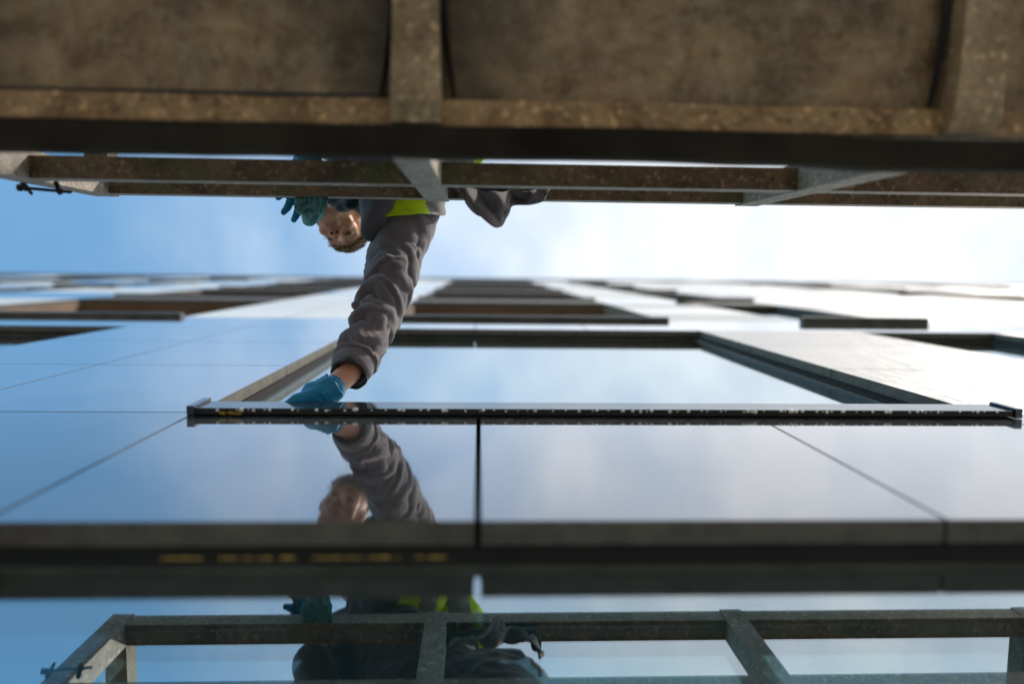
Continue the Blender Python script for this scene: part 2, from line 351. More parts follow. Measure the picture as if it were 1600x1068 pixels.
BULK_KEYS = ['stone', 'stone_pale', 'stone_warm', 'edge', 'loggia_board']
far_bm = bmesh.new(); n_panels = [0]
def bulk_slab(key, x0, x1, z0, z1):
    mid = (x0+x1)/2
    if n_panels[0] < 50 and 2.4 < (z0+z1)/2 < 6.2 and abs(mid)/max(z0, .1) < 0.72 and z0 > 3:
        n_panels[0] += 1
        panel_obj(x0, x1, z0, z1, key); return
    vs, fs = box(far_bm, x0+0.003, x1-0.003, 0, 0.025, z0+CZ+0.003, z1+CZ-0.003, 3)
    for f in fs:
        if abs(f.calc_center_median().y) < 1e-6: f.material_index = BULK_KEYS.index(key)
rnd = random.Random(3)
for k, s in enumerate(sills):
    lvl = k-1                                  # 0 = the storey being cleaned
    lint = s+1.841; nxt = s+FL
    # piers
    xs = [XL]+[v for c in cols for v in c[:2]]+[XR]
    for i in range(0, len(xs), 2):
        a, b = xs[i], xs[i+1]
        for x0, x1 in zip(joints(a, b), joints(a, b)[1:]):
            zz = [s+0.035, s+0.655, s+1.25, lint]
            for z0, z1 in zip(zz, zz[1:]):
                if lvl == 0 and -2.2 < x0 < 3.2:
                    mat = 'stone' if x0 < 0.5 else 'stone_warm'
                    panel_obj(x0, x1, z0, z1, mat, 0.0022)
                else:
                    if lvl >= 1:
                        if x0 < -0.3: key = 'stone_pale' if (lvl == 1 or rnd.random() < 0.55) else 'stone'
                        else: key = 'stone_pale' if rnd.random() < 0.5 else 'stone_warm'
                    else: key = 'stone'
                    bulk_slab(key, x0, x1, z0, z1)
    # spandrel band above the lintels (below the next sills)
    if nxt <= TOP+0.1 or True:
        z0, z1 = lint, min(nxt, TOP)
        if z0 < TOP:
            X = XL
            segs = []
            allx = [XL]+[v for c in cols for v in c[:2]]+[XR]
            for i in range(len(allx)-1):
                a, b = allx[i], allx[i+1]; isopen = i % 2 == 1
                if lvl == -1 and isopen and abs(a+0.478) < 1e-3:
                    segs += [(-0.478, 0.0, isopen), (0.0, 0.476, isopen), (0.476, 0.905, isopen)]
                else:
                    js = joints(a, b, None, 0.47 if isopen else 0.49)
                    segs += [(p, q, isopen) for p, q in zip(js, js[1:])]
            for p, q, isopen in segs:
                zt = z1 if isopen else z1+0.035
                if lvl == -1 and -3 < p < 3.2:
                    bm = bmesh.new(); g0 = 0.0022
                    vs, fs = box(bm, p+(0.0036 if p == 0.0 else g0), q-(0.0036 if q == 0.0 else g0), 0, 0.025, z0+CZ, zt+CZ-0.003, 1)
                    for f in fs:
                        if abs(f.calc_center_median().y) < 1e-6: f.material_index = 0
                    finish('cladding_panel', bm, ['stone_near', 'edge'], B, False, 0.0008)
                elif lvl == 0 and -3 < p < 3.2:
                    panel_obj(p, q, z0, zt, 'stone', 0.002)
                else:
                    bulk_slab('loggia_board' if (lvl >= 1 and isopen and q-p > 0.4) else 'stone' if (p < -3 or rnd.random() < 0.5) else 'stone_pale', p, q, z0, zt)
o = finish('cladding_panel', far_bm, BULK_KEYS, B); o['kind'] = 'stuff'

def window(a, b, s, lvl):
    z0, z1 = s, s+1.841
    w = 0.024
    bm = bmesh.new()
    Z0, Z1 = z0+CZ, z1+CZ
    # stepped dark frame, between the back of the stone and the wall
    for (i0, i1, y0, y1, mi) in ((0.0, 0.010, 0.0265, 0.072, 1), (0.010, 0.020, 0.030, 0.072, 1), (0.020, 0.034, 0.0340, 0.072, 0)):
        box(bm, a+i0, a+i1, y0, y1, Z0+0.05, Z1-i0, mi)
        box(bm, b-i1, b-i0, y0, y1, Z0+0.05, Z1-i0, mi)
        box(bm, a+i1, b-i1, y0+0.0004, y1, Z1-i1, Z1-i0-0.0004, mi)
    box(bm, a+0.035, b-0.035, 0.0340, 0.072, Z0+0.05, Z0+0.085)
    f = finish('window', bm, ['frame', 'backing'], B)
    bm = bmesh.new(); box(bm, a+0.034, b-0.034, 0.0390, 0.0405, Z0+0.085, Z1-0.034); finish('pane', bm, 'pane', f)
    bm = bmesh.new(); box(bm, a+0.034, b-0.034, 0.0560, 0.0590, Z0+0.085, Z1-0.034); finish('inner_pane', bm, 'pane_in', f)
    bm = bmesh.new(); box(bm, a, b, 0.073, 0.5, Z0, Z1); 
    bm.free()
    return f
def sill(a, b, s, lvl, near=False):
    bm = bmesh.new(); Z = s+CZ
    p = 0.0135
    # front upstand, underside lip, sloped top back to the frame
    b += 0.022
    box(bm, a+0.004, b-0.004, -p, -p+0.0022, Z+0.001, Z+0.064)
    box(bm, a+0.004, b-0.004, -p+0.0003, -0.0035, Z, Z+0.003, 1)  # underside darkened by its colour, in place of shade
    box(bm, a+0.004, b-0.004, -p+0.0022, 0.034, Z+0.055, Z+0.060)
    box(bm, a+0.004, b-0.004, 0.000, 0.025, Z+0.004, Z+0.03, 1)
    o = finish('window_sill', bm, ['sill', 'silldark'], B, False, 0.0006 if near else 0)
    return o
main_sill = None
for k, s in enumerate(sills):
    lvl = k-1
    for a, b, kind in cols:
        if lvl <= 0 or kind == 'n':
            f = window(a, b, s, lvl)
            o = sill(a, b, s, lvl, lvl == 0 and abs(a+0.478) < 1e-3)
            if lvl == 0 and abs(a+0.478) < 1e-3: main_sill = o
            if lvl >= 1:
                box_obj('window_hood', a-0.02, b+0.02, -0.03, 0.0, s+CZ-0.03, s+CZ+0.02, 'frame', B)
        else:
            # deep timber lined loggia with a projecting dark ledge
            bm = bmesh.new(); Z0, Z1 = s+CZ, s+1.841+CZ
            box(bm, a, b, 0.5, 0.52, Z0, Z1); box(bm, a, a+0.02, 0.026, 0.5, Z0, Z1); box(bm, b-0.02, b, 0.026, 0.5, Z0, Z1)
            box(bm, a+0.02, b-0.02, 0.026, 0.5, Z1-0.03, Z1-0.001)
            finish('loggia', bm, 'soffit', B)
            bm = bmesh.new()
            box(bm, a-0.005, b+0.005, -0.02, 0.03, Z0, Z0+0.05)
            finish('loggia_ledge', bm, 'frame', B)
# end caps, drops on the near sill
Z = 1.272+CZ
for sx, x0, x1 in ((-1, -0.4805, -0.468), (1, 0.926, 0.938)):
    bm = bmesh.new()
    box(bm, x0, x1, -0.0175, -0.001, Z-0.003, Z+(0.078 if sx < 0 else 0.067))
    finish('end_cap', bm, 'sill', main_sill, False, 0.0015)
bm = bmesh.new(); r_ = random.Random(11); x = -0.46
while x < 0.91:
    x += r_.choice([0.008, 0.012, 0.02, 0.026, 0.035])*r_.uniform(0.6, 1.2)
    r = r_.choice([0.0015, 0.002, 0.0027, 0.0033])*r_.uniform(0.8, 1.1)
    bmesh.ops.create_icosphere(bm, subdivisions=2, radius=1, matrix=Matrix.Translation((x, -0.0108+r_.uniform(-0.001, 0.001), Z-0.0004)) @ Matrix.Diagonal((r*r_.uniform(1, 1.5), r, r*0.8, 1)))
o = finish('water_drops', bm, 'drop', main_sill, True); o['kind'] = 'stuff'
# leaf scraps caught under the sill
def leaf(px0, px1, py, label):
    bm = bmesh.new(); a = at(px0, py, 1.266); b = at(px1, py+1, 1.266); n = 9; rows = []
    for i in range(n):
        t = i/(n-1); c = a.lerp(b, t); wv = math.sin(math.pi*t)**0.6*0.0032*(1+0.3*math.sin(9*t))
        rows.append([bm.verts.new((c.x, c.y+q*wv, c.z+0.0015*math.sin(7*t)+abs(q)*0.0012)) for q in (-1, 0, 1)])
    for r0, r1 in zip(rows, rows[1:]):
        for j in range(2): bm.faces.new((r0[j], r0[j+1], r1[j+1], r1[j]))
    ret = bmesh.ops.solidify(bm, geom=bm.faces[:], thickness=0.0006)
    o = finish('dry_leaf', bm, 'leaf', None, True); tag(o, label, 'leaf', 'leaf scraps caught under the window sill')
leaf(341, 353, 644.5, 'smaller ochre leaf scrap stuck under the dark window sill near its left end cap')
leaf(353, 379, 644.5, 'longer ochre leaf scrap stuck under the dark window sill, just right of the smaller scrap')

# pale drip and gilded sealant under the lintel of the lower window
bm = bmesh.new(); r_ = random.Random(5)
for i in range(260):
    px = 270+440*r_.random()**1.15
    if 480 < px < 500: continue
    p = at(px, 874+r_.uniform(-2.5, 2.5), 0.757); q = r_.uniform(0.0015, 0.007)
    bmesh.ops.create_icosphere(bm, subdivisions=1, radius=1, matrix=Matrix.Translation((p.x, 0.0325+r_.uniform(-.002, .002), 0.7235+CZ)) @ Matrix.Diagonal((q, r_.uniform(0.0008, 0.0024), 0.0020, 1)))
o = finish('sealant_blobs', bm, 'leaf', B, True); o['kind'] = 'stuff'

# ------------------------------------------------------------------ lift platform
L_ = empty('lift_platform', (0.2, -0.8, 2.4), 'grimy galvanised work platform with scuffed rails, overhead and level with the window being cleaned', 'work platform')
XA, XB = -0.734, 1.176
D0, D1 = 0.379, 0.421
def rail(z, y0, y1, name='rail'):
    bm = bmesh.new(); n = 40
    box(bm, XA+0.044, XB-0.044, y0, y1, z+CZ, z+CZ+0.042)
    o = finish(name, bm, ['rail', 'post'], L_, False, 0.0022)
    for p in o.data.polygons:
        if p.normal.y > 0.5: p.material_index = 1       # lighter colour on the facade side paints in the light it catches
    return o
Z1_, Z2_ = 1.225, 1.4795
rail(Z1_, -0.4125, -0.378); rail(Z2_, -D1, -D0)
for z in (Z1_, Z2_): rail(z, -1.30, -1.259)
for X in (XA+0.022, -0.0825, 0.5275, XB-0.022):
    for y0, y1 in ((-D1-0.0, -D0+0.0025), (-1.302, -1.2585)):
        box_obj('post', X-0.022, X+0.022, y0, y1, 0.935+CZ, Z2_+0.044+CZ, 'post', L_, 0.002)
for X in (XA+0.022, XB-0.022):
    for z in (Z1_, Z2_): box_obj('side_rail', X-0.021, X+0.021, -1.258, -D1-0.001, z+CZ, z+0.042+CZ, 'rail', L_, 0.002)
# deck: thin plate, edge channel with a bent lip, cross beams, brackets
bm = bmesh.new()
box(bm, XA, XB, -1.27, -0.4145, 0.945+CZ, 0.963+CZ)
finish('deck_plate', bm, 'deck', L_)
def wavy_beam(name, prof, mat, ampl, seed, x0=XA, x1=XB, bump_at=None):
    bm = bmesh.new(); n = 220; prev = None; first = None
    for i in range(n+1):
        x = x0+(x1-x0)*i/n
        w = ampl*noise.noise(Vector((x*3.1, seed, 0))) + ampl*0.4*noise.noise(Vector((x*14, seed, 3)))
        if bump_at:
            for (bx, bw, ba) in bump_at: w += ba*(1/(1+math.exp(-(x-bx)/bw)))
        ring = [bm.verts.new((x, -(d+w), z+CZ+0.5*w)) for d, z in prof]
        if prev:
            m = len(ring)
            for j in range(m): bm.faces.new((prev[j], prev[(j+1) % m], ring[(j+1) % m], ring[j]))
        else: bm.faces.new(ring)
        prev = ring
    bm.faces.new(prev)
    return finish(name, bm, mat, L_)
wavy_beam('edge_beam', [(0.379, 0.920), (0.413, 0.914), (0.414, 0.944), (0.3785, 0.950)], 'beam', 0.0022, 1.0, bump_at=[(0.42, 0.03, -0.006), (0.34, 0.012, 0.0025), (0.28, 0.012, -0.002)])
wavy_beam('deck_flange', [(0.415, 0.926), (0.446, 0.930), (0.4465, 0.9340), (0.415, 0.9340)], 'flange', 0.0018, 5.0)
box_obj('gap_strip', -0.68, -0.108, -0.4515, -0.4475, 0.9335+CZ, 0.940+CZ, 'silldark', L_)  # added dark strip standing in for the crack between flange and plate
for X in (-0.074, 0.585, -0.66, 1.1):
    bm = bmesh.new()
    # tapering foot: narrow at the edge beam, deeper further in
    pr = [(0.416, 0.029, 0.912), (0.44, 0.029, 0.900), (0.50, 0.027, 0.897), (0.62, 0.024, 0.897), (1.25, 0.024, 0.897)]
    rings = []
    for d, h, zb in pr:
        rings.append([bm.verts.new((X+sx*h, -d, zz+CZ)) for sx, zz in ((-1, zb), (1, zb), (1, 0.937), (-1, 0.937))])
    for r0, r1 in zip(rings, rings[1:]):
        for j in range(4): bm.faces.new((r0[j], r0[(j+1) % 4], r1[(j+1) % 4], r1[j]))
    bm.faces.new(rings[0]); bm.faces.new(rings[-1])
    finish('cross_beam', bm, 'cross', L_, False, 0.003)
    for sx in (-1, 1):
        bm = bmesh.new(); prev = None
        for i in range(14):
            t = i/13; d = 0.448+t*0.17; off = 0.043-0.012*math.sin(t*2.0)-0.004*t; wd = 0.0018+0.0045*t**0.6
            ring = [bm.verts.new((X+sx*(off+q*wd), -d, 0.932+CZ+zz)) for q, zz in ((-1, 0), (0, -0.010), (1, 0))]
            if prev:
                for j in range(3): bm.faces.new((prev[j], prev[(j+1) % 3], ring[(j+1) % 3], ring[j]))
            else: bm.faces.new(ring)
            prev = ring
        bm.faces.new(prev)
        finish('gap_strip', bm, 'silldark', L_)  # added dark strip in place of the black gap beside the beam
# clamp with bolt on the corner post
bm = bmesh.new()
for px0, px1 in ((36, 50), (88, 94)):
    a0, b0 = at(px0, 286, 1.285), at(px1-1, 302, 1.30)
    hull_capsule(bm, a0, b0, 0.0045, 0.003, 1)
cl = finish('bolt_clamp', bm, 'iron', L_, True)
bm = bmesh.new(); a0, b0 = at(31, 293, 1.29), at(110, 300, 1.29); hull_capsule(bm, a0, b0, 0.0026, 0.0026, 2)
for p, r in ((a0, 0.006), (a0.lerp(b0, 0.12), 0.005), (a0.lerp(b0, 0.79), 0.0055)):
    bmesh.ops.create_cone(bm, cap_ends=True, segments=6, radius1=r, radius2=r, depth=0.006, matrix=Matrix.Translation(p) @ Matrix.Rotation(R(90), 4, 'Y'))
finish('bolt', bm, 'iron', cl)
# gusset scraps at the deck corner, boom and base behind the frame
bm = bmesh.new(); hull_capsule(bm, W(0.2, 1.36, 0.98), W(0.2, 4.6, -0.9), 0.055, 0.10, 2); finish('boom', bm, 'iron', L_, True)
bm = bmesh.new(); box(bm, -0.5, 0.9, -5.8, -4.2, 0.32, 0.70); finish('chassis', bm, 'iron', L_, False, 0.03)
for wx in (-0.52, 0.92):
    for wy in (-4.5, -5.5):
        bm = bmesh.new(); bmesh.ops.create_cone(bm, cap_ends=True, segments=32, radius1=0.28, radius2=0.28, depth=0.18, matrix=Matrix.Translation((wx, wy, 0.40)) @ Matrix.Rotation(R(90), 4, 'Y')); finish('wheel', bm, 'boot', L_, False, 0.02)

# ------------------------------------------------------------------ person
KP = 0.948                     # the figure's distance from the eye, against the first estimate
def PW(x, d, z): return W(x*KP, 0.25+(d-0.254)*KP, z*KP)
def pat(px, py, z): return at(px, py, z*KP)
P0 = PW(0.05, 0.8, 0.99)
# head frame
HC = pat(531, 340, 2.02)
fwd = Vector((0.09, 0.72, -0.69)).normalized()           # the way the face looks: down, a little towards the wall
upv = Vector((0.32, 0.66, 0.62)); upv = (upv - fwd*upv.dot(fwd)).normalized()
rt = upv.cross(fwd).normalized(); rt = -rt
HM = Matrix((rt, fwd, upv)).transposed()
HS = 0.70
def H(x, y, z): return HC + HM @ (Vector((x, y, z))*HS)
hbm = bmesh.new()
def hel(x, y, z, rx, ry, rz, sub=3): ellipsoid(hbm, H(x, y, z), (rx*HS, ry*HS, rz*HS), HM, sub)
def hcap(a, b, ra, rb): hull_capsule(hbm, H(*a), H(*b), ra*HS, rb*HS, 2)
hel(0, -0.012, 0.035, 0.076, 0.096, 0.088)
hel(0, 0.030, -0.035, 0.060, 0.062, 0.078)
hel(0, 0.060, 0.010, 0.060, 0.030, 0.045)
hcap((-0.028, 0.060, -0.085), (0.028, 0.060, -0.085), 0.024, 0.024)
hcap((0, 0.072, -0.098), (0, 0.070, -0.09), 0.019, 0.022)
hcap((0, 0.088, 0.022), (0, 0.116, -0.022), 0.010, 0.0150)
hel(-0.016, 0.103, -0.026, 0.0095, 0.013, 0.010); hel(0.016, 0.103, -0.026, 0.0095, 0.013, 0.010)
hcap((-0.046, 0.068, 0.034), (-0.012, 0.086, 0.036), 0.011, 0.012); hcap((0.046, 0.068, 0.034), (0.012, 0.086, 0.036), 0.011, 0.012)
hel(-0.040, 0.062, -0.022, 0.024, 0.026, 0.024); hel(0.040, 0.062, -0.022, 0.024, 0.026, 0.024)
hcap((-0.022, 0.086, -0.055), (0, 0.094, -0.053), 0.006, 0.008); hcap((0.022, 0.086, -0.055), (0, 0.094, -0.053), 0.006, 0.008)
hcap((-0.018, 0.084, -0.066), (0.018, 0.084, -0.066), 0.007, 0.007)
hel(-0.031, 0.078, 0.008, 0.016, 0.010, 0.009); hel(0.031, 0.078, 0.008, 0.016, 0.010, 0.009)
for s_ in (-1, 1): hel(s_*0.078, -0.008, -0.002, 0.010, 0.019, 0.031)
# neck, torso, arms, legs
SH_R = PW(-0.135, 0.425, 1.845); SH_L = PW(-0.335, 0.575, 1.83)
neck0 = PW(-0.245, 0.50, 1.88)
hull_capsule(hbm, neck0, H(0, -0.03, -0.05), 0.055, 0.052, 2)
torso = [(PW(0.06, 0.82, 1.42), 0.105), (PW(-0.02, 0.75, 1.55), 0.095), (PW(-0.12, 0.65, 1.71), 0.100), (PW(-0.20, 0.57, 1.82), 0.085), (neck0, 0.055)]
chain(hbm, torso)
chain(hbm, [(SH_R, 0.045), (PW(-0.20, 0.52, 1.82), 0.06), (SH_L, 0.045)])
EL_R = PW(-0.192, 0.205, 1.685); CU_R = PW(-0.245, 0.065, 1.515); WR_R = pat(517, 607, 1.462)
chain(hbm, [(SH_R, 0.04), (pat(619, 395, 1.775), 0.034), (pat(606, 445, 1.70), 0.031), (pat(588, 497, 1.64), 0.028), (pat(564, 545, 1.565), 0.025), (pat(546, 582, 1.508), 0.0225), (WR_R, 0.0200)])
EL_L = PW(-0.345, 0.66, 1.62); WR_L = PW(-0.368, 0.495, 1.70)
chain(hbm, [(SH_L, 0.05), (EL_L, 0.04), (WR_L, 0.024)])
for s_ in (-1, 1):
    hip = PW(0.06+s_*0.09, 0.82, 1.36); knee = PW(0.02+s_*0.13, 0.63, 1.075); ank = PW(0.06+s_*0.12, 0.98, 1.06); toe = PW(0.06+s_*0.12, 1.04, 1.02)
    chain(hbm, [(hip, 0.085), (knee, 0.058), (ank, 0.04), (toe, 0.028)])
# hands: palm, four fingers, thumb
def hand(bm, wrist, palm_dir, side, normal, curl, sc=1.0, grow=1.0):
    """palm_dir: wrist to knuckles; side: towards the thumb; normal: out of the back of the hand"""
    f = palm_dir.normalized(); s = (side-f*side.dot(f)).normalized(); n = normal - f*normal.dot(f); n = (n-s*n.dot(s)).normalized()
    kn = []
    for i, (o, l) in enumerate(((0.028, 0.078), (0.010, 0.083), (-0.009, 0.079), (-0.026, 0.070))):
        k = wrist + f*l*sc + s*o*sc; kn.append(k)
        hull_capsule(bm, wrist+s*o*0.55*sc, k, 0.0135*sc*grow, 0.0105*sc*grow, 2)
    for i, (k, ln) in enumerate(zip(kn, (0.9, 1.0, 0.95, 0.76))):
        p = k; a = 0.0
        spread = (0.10, 0.03, -0.05, -0.13)[i]
        for j, (seg, r0, r1) in enumerate(((0.042, 0.0098, 0.0088), (0.026, 0.0088, 0.0080), (0.022, 0.0080, 0.0066))):
            a += curl[i][j]
            d = (f*math.cos(a) - n*math.sin(a) + s*spread*math.cos(a)).normalized()
            q = p + d*seg*ln*sc
            hull_capsule(bm, p, q, r0*sc*grow, r1*sc*grow, 2); p = q
    t0 = wrist + f*0.022*sc + s*0.024*sc - n*0.004*sc
    t1 = t0 + (f*0.65+s*0.62-n*0.35).normalized()*0.038*sc
    t2 = t1 + (f*0.86+s*0.30-n*0.40).normalized()*0.032*sc
    t3 = t2 + (f*0.95+s*0.05-n*0.35).normalized()*0.024*sc
    for (a_, ra), (b_, rb) in zip(((t0, 0.0135), (t1, 0.0112), (t2, 0.0098)), ((t1, 0.0112), (t2, 0.0098), (t3, 0.0078))): hull_capsule(bm, a_, b_, ra*sc*grow, rb*sc*grow, 2)
HR_DIR = PW(-0.350, -0.004, 1.44) - WR_R
HR_N = Vector((-0.2, -0.9, 0.55))
curlR = [(0.20, 0.25, 0.2), (0.15, 0.3, 0.2), (0.2, 0.3, 0.25), (0.3, 0.3, 0.25)]
HL_W = WR_L; HL_DIR = Vector((-0.22, 0.93, -0.12)); HL_N = Vector((0, 0.1, 1))
curlL = [(0.15, 0.25, 0.2), (0.15, 0.3, 0.25), (0.2, 0.35, 0.25), (0.3, 0.4, 0.3)]
hand(hbm, WR_R, HR_DIR, Vector((0.1, 0.2, 1.0)), HR_N, curlR, 0.90)
hand(hbm, HL_W, HL_DIR, Vector((1, 0.1, 0)), HL_N, curlL, 0.88)
pm = voxelise(hbm, 0.0034, 3)
hi = HM.transposed()
# colour lips and nostrils by place on the face
person = link('person', pm, ['skin', 'lip', 'dark_skin'])
for p in pm.polygons:
    l = (hi @ (p.center-HC))/HS
    if abs(l.x) < 0.022-0.2*abs(l.z+0.06) and -0.066 < l.z < -0.053 and l.y > 0.082: p.material_index = 1
tag(person, 'window cleaner in grey fleece, lime vest and blue gloves leaning over the platform rail', 'person')

# nostrils and eyes
def part_ell(name, items, mat, parent=person):
    bm = bmesh.new()
    for c, r in items: ellipsoid(bm, H(*c), tuple(x*HS for x in r), HM, 3)
    return finish(name, bm, mat, parent, True)
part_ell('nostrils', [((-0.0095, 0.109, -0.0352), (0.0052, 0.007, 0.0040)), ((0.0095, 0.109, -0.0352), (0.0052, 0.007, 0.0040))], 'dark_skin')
for s_ in (-1, 1):
    part_ell('eye', [((s_*0.031, 0.0862, 0.006), (0.0145, 0.0050, 0.0070))], 'eye')
    bm = bmesh.new()
    for i in range(5):
        a, b = i/5, (i+1)/5
        hull_capsule(bm, H(s_*(0.014+0.036*a), 0.0985-0.012*a*a*1.5, 0.037+0.006*math.sin(a*2.4)), H(s_*(0.014+0.036*b), 0.0985-0.012*b*b*1.5, 0.037+0.006*math.sin(b*2.4)), 0.0032*HS, 0.0028*HS, 1)
    finish('eyebrow', bm, 'hair', person, True)
# hair: a cap with an uneven hairline, plus strands
hb = bmesh.new(); bmesh.ops.create_icosphere(hb, subdivisions=5, radius=1)
dele = []
for v in hb.verts:
    n_ = 1+0.05*noise.noise(v.co*5)+0.03*noise.noise(v.co*14)
    v.co = Vector((v.co.x*0.083*n_, v.co.y*0.104*n_-0.014, v.co.z*0.096*n_+0.036))
for f in hb.faces[:]:
    c = f.calc_center_median()
    lim = 0.074+0.012*noise.noise(Vector((c.x*40, 0, 0)))-0.25*max(0, abs(c.x)-0.045)
    if c.y > -0.01 and c.z < lim and c.y > -0.01+max(0, (0.02-c.z))*0.3: dele.append(f)
    elif c.z < -0.035+0.2*c.y: dele.append(f)
bmesh.ops.delete(hb, geom=dele, context='FACES')
for v in hb.verts: v.co = HC + HM @ (v.co*HS)
bmesh.ops.solidify(hb, geom=hb.faces[:], thickness=0.004)
hair = finish('hair', hb, 'hair', person, True)
sb = bmesh.new(); r_ = random.Random(21)
for i in range(420):
    th = r_.uniform(-1.7, 1.7); ph = r_.uniform(0.35, 1.25)
    d0 = Vector((math.sin(th)*math.sin(ph), math.cos(th)*math.sin(ph), math.cos(ph)))
    base = Vector((d0.x*0.084, d0.y*0.105-0.014, d0.z*0.097+0.036))
    if base.y > 0 and base.z < 0.078: continue
    tan = Vector((r_.uniform(-0.7, 0.9), 0.6, -0.45)); tan = (tan-d0*tan.dot(d0)).normalized()
    prev = None; ln = r_.uniform(0.02, 0.042)
    for j in range(4):
        t = j/3; p = base+d0*(0.001+0.006*math.sin(t*2.6)*r_.uniform(0.6, 1.3))+tan*ln*t; p = H(*p)
        if prev: hull_capsule(sb, prev, p, 0.0010*(1.2-0.3*t), 0.0009*(1.1-t*0.6), 1)
        prev = p
finish('hair_strands', sb, 'hair', hair, True)

# jacket body, collar
jb = bmesh.new()
chain(jb, [(PW(0.05, 0.79, 1.42), 0.150), (PW(-0.02, 0.72, 1.55), 0.138), (PW(-0.12, 0.62, 1.70), 0.142), (PW(-0.195, 0.56, 1.81), 0.118), (PW(-0.24, 0.50, 1.87), 0.080)])
chain(jb, [(PW(-0.145, 0.47, 1.88), 0.055), (PW(-0.20, 0.52, 1.84), 0.085), (SH_L, 0.078)])
chain(jb, [(SH_L, 0.070), (EL_L, 0.058), (PW(-0.365, 0.54, 1.68), 0.042)])
chain(jb, [(PW(-0.262, 0.470, 1.86), 0.062), (PW(-0.268, 0.425, 1.87), 0.050)])
chain(jb, [(pat(590, 285, 1.82), 0.045), (pat(592, 306, 1.78), 0.040), (pat(584, 335, 1.755), 0.030), (pat(577, 362, 1.76), 0.018)])
chain(jb, [(PW(-0.03, 0.64, 1.64), 0.125), (PW(0.05, 0.60, 1.58), 0.105), (PW(0.085, 0.585, 1.50), 0.085)])
chain(jb, [(PW(-0.03, 0.64, 1.64), 0.12), (PW(0.055, 0.61, 1.66), 0.100), (PW(0.10, 0.60, 1.62), 0.075)])
jm = voxelise(jb, 0.005, 4)
def wr(c, n):
    p = c*1.0
    return n*(0.010*noise.noise(Vector((p.x*9+p.z*6, p.y*9, p.z*13))) + 0.006*(ridge(p, (22, 14, 30), 4)-0.4))
displace(jm, wr)
jacket = link('jacket', jm, 'softshell', person)
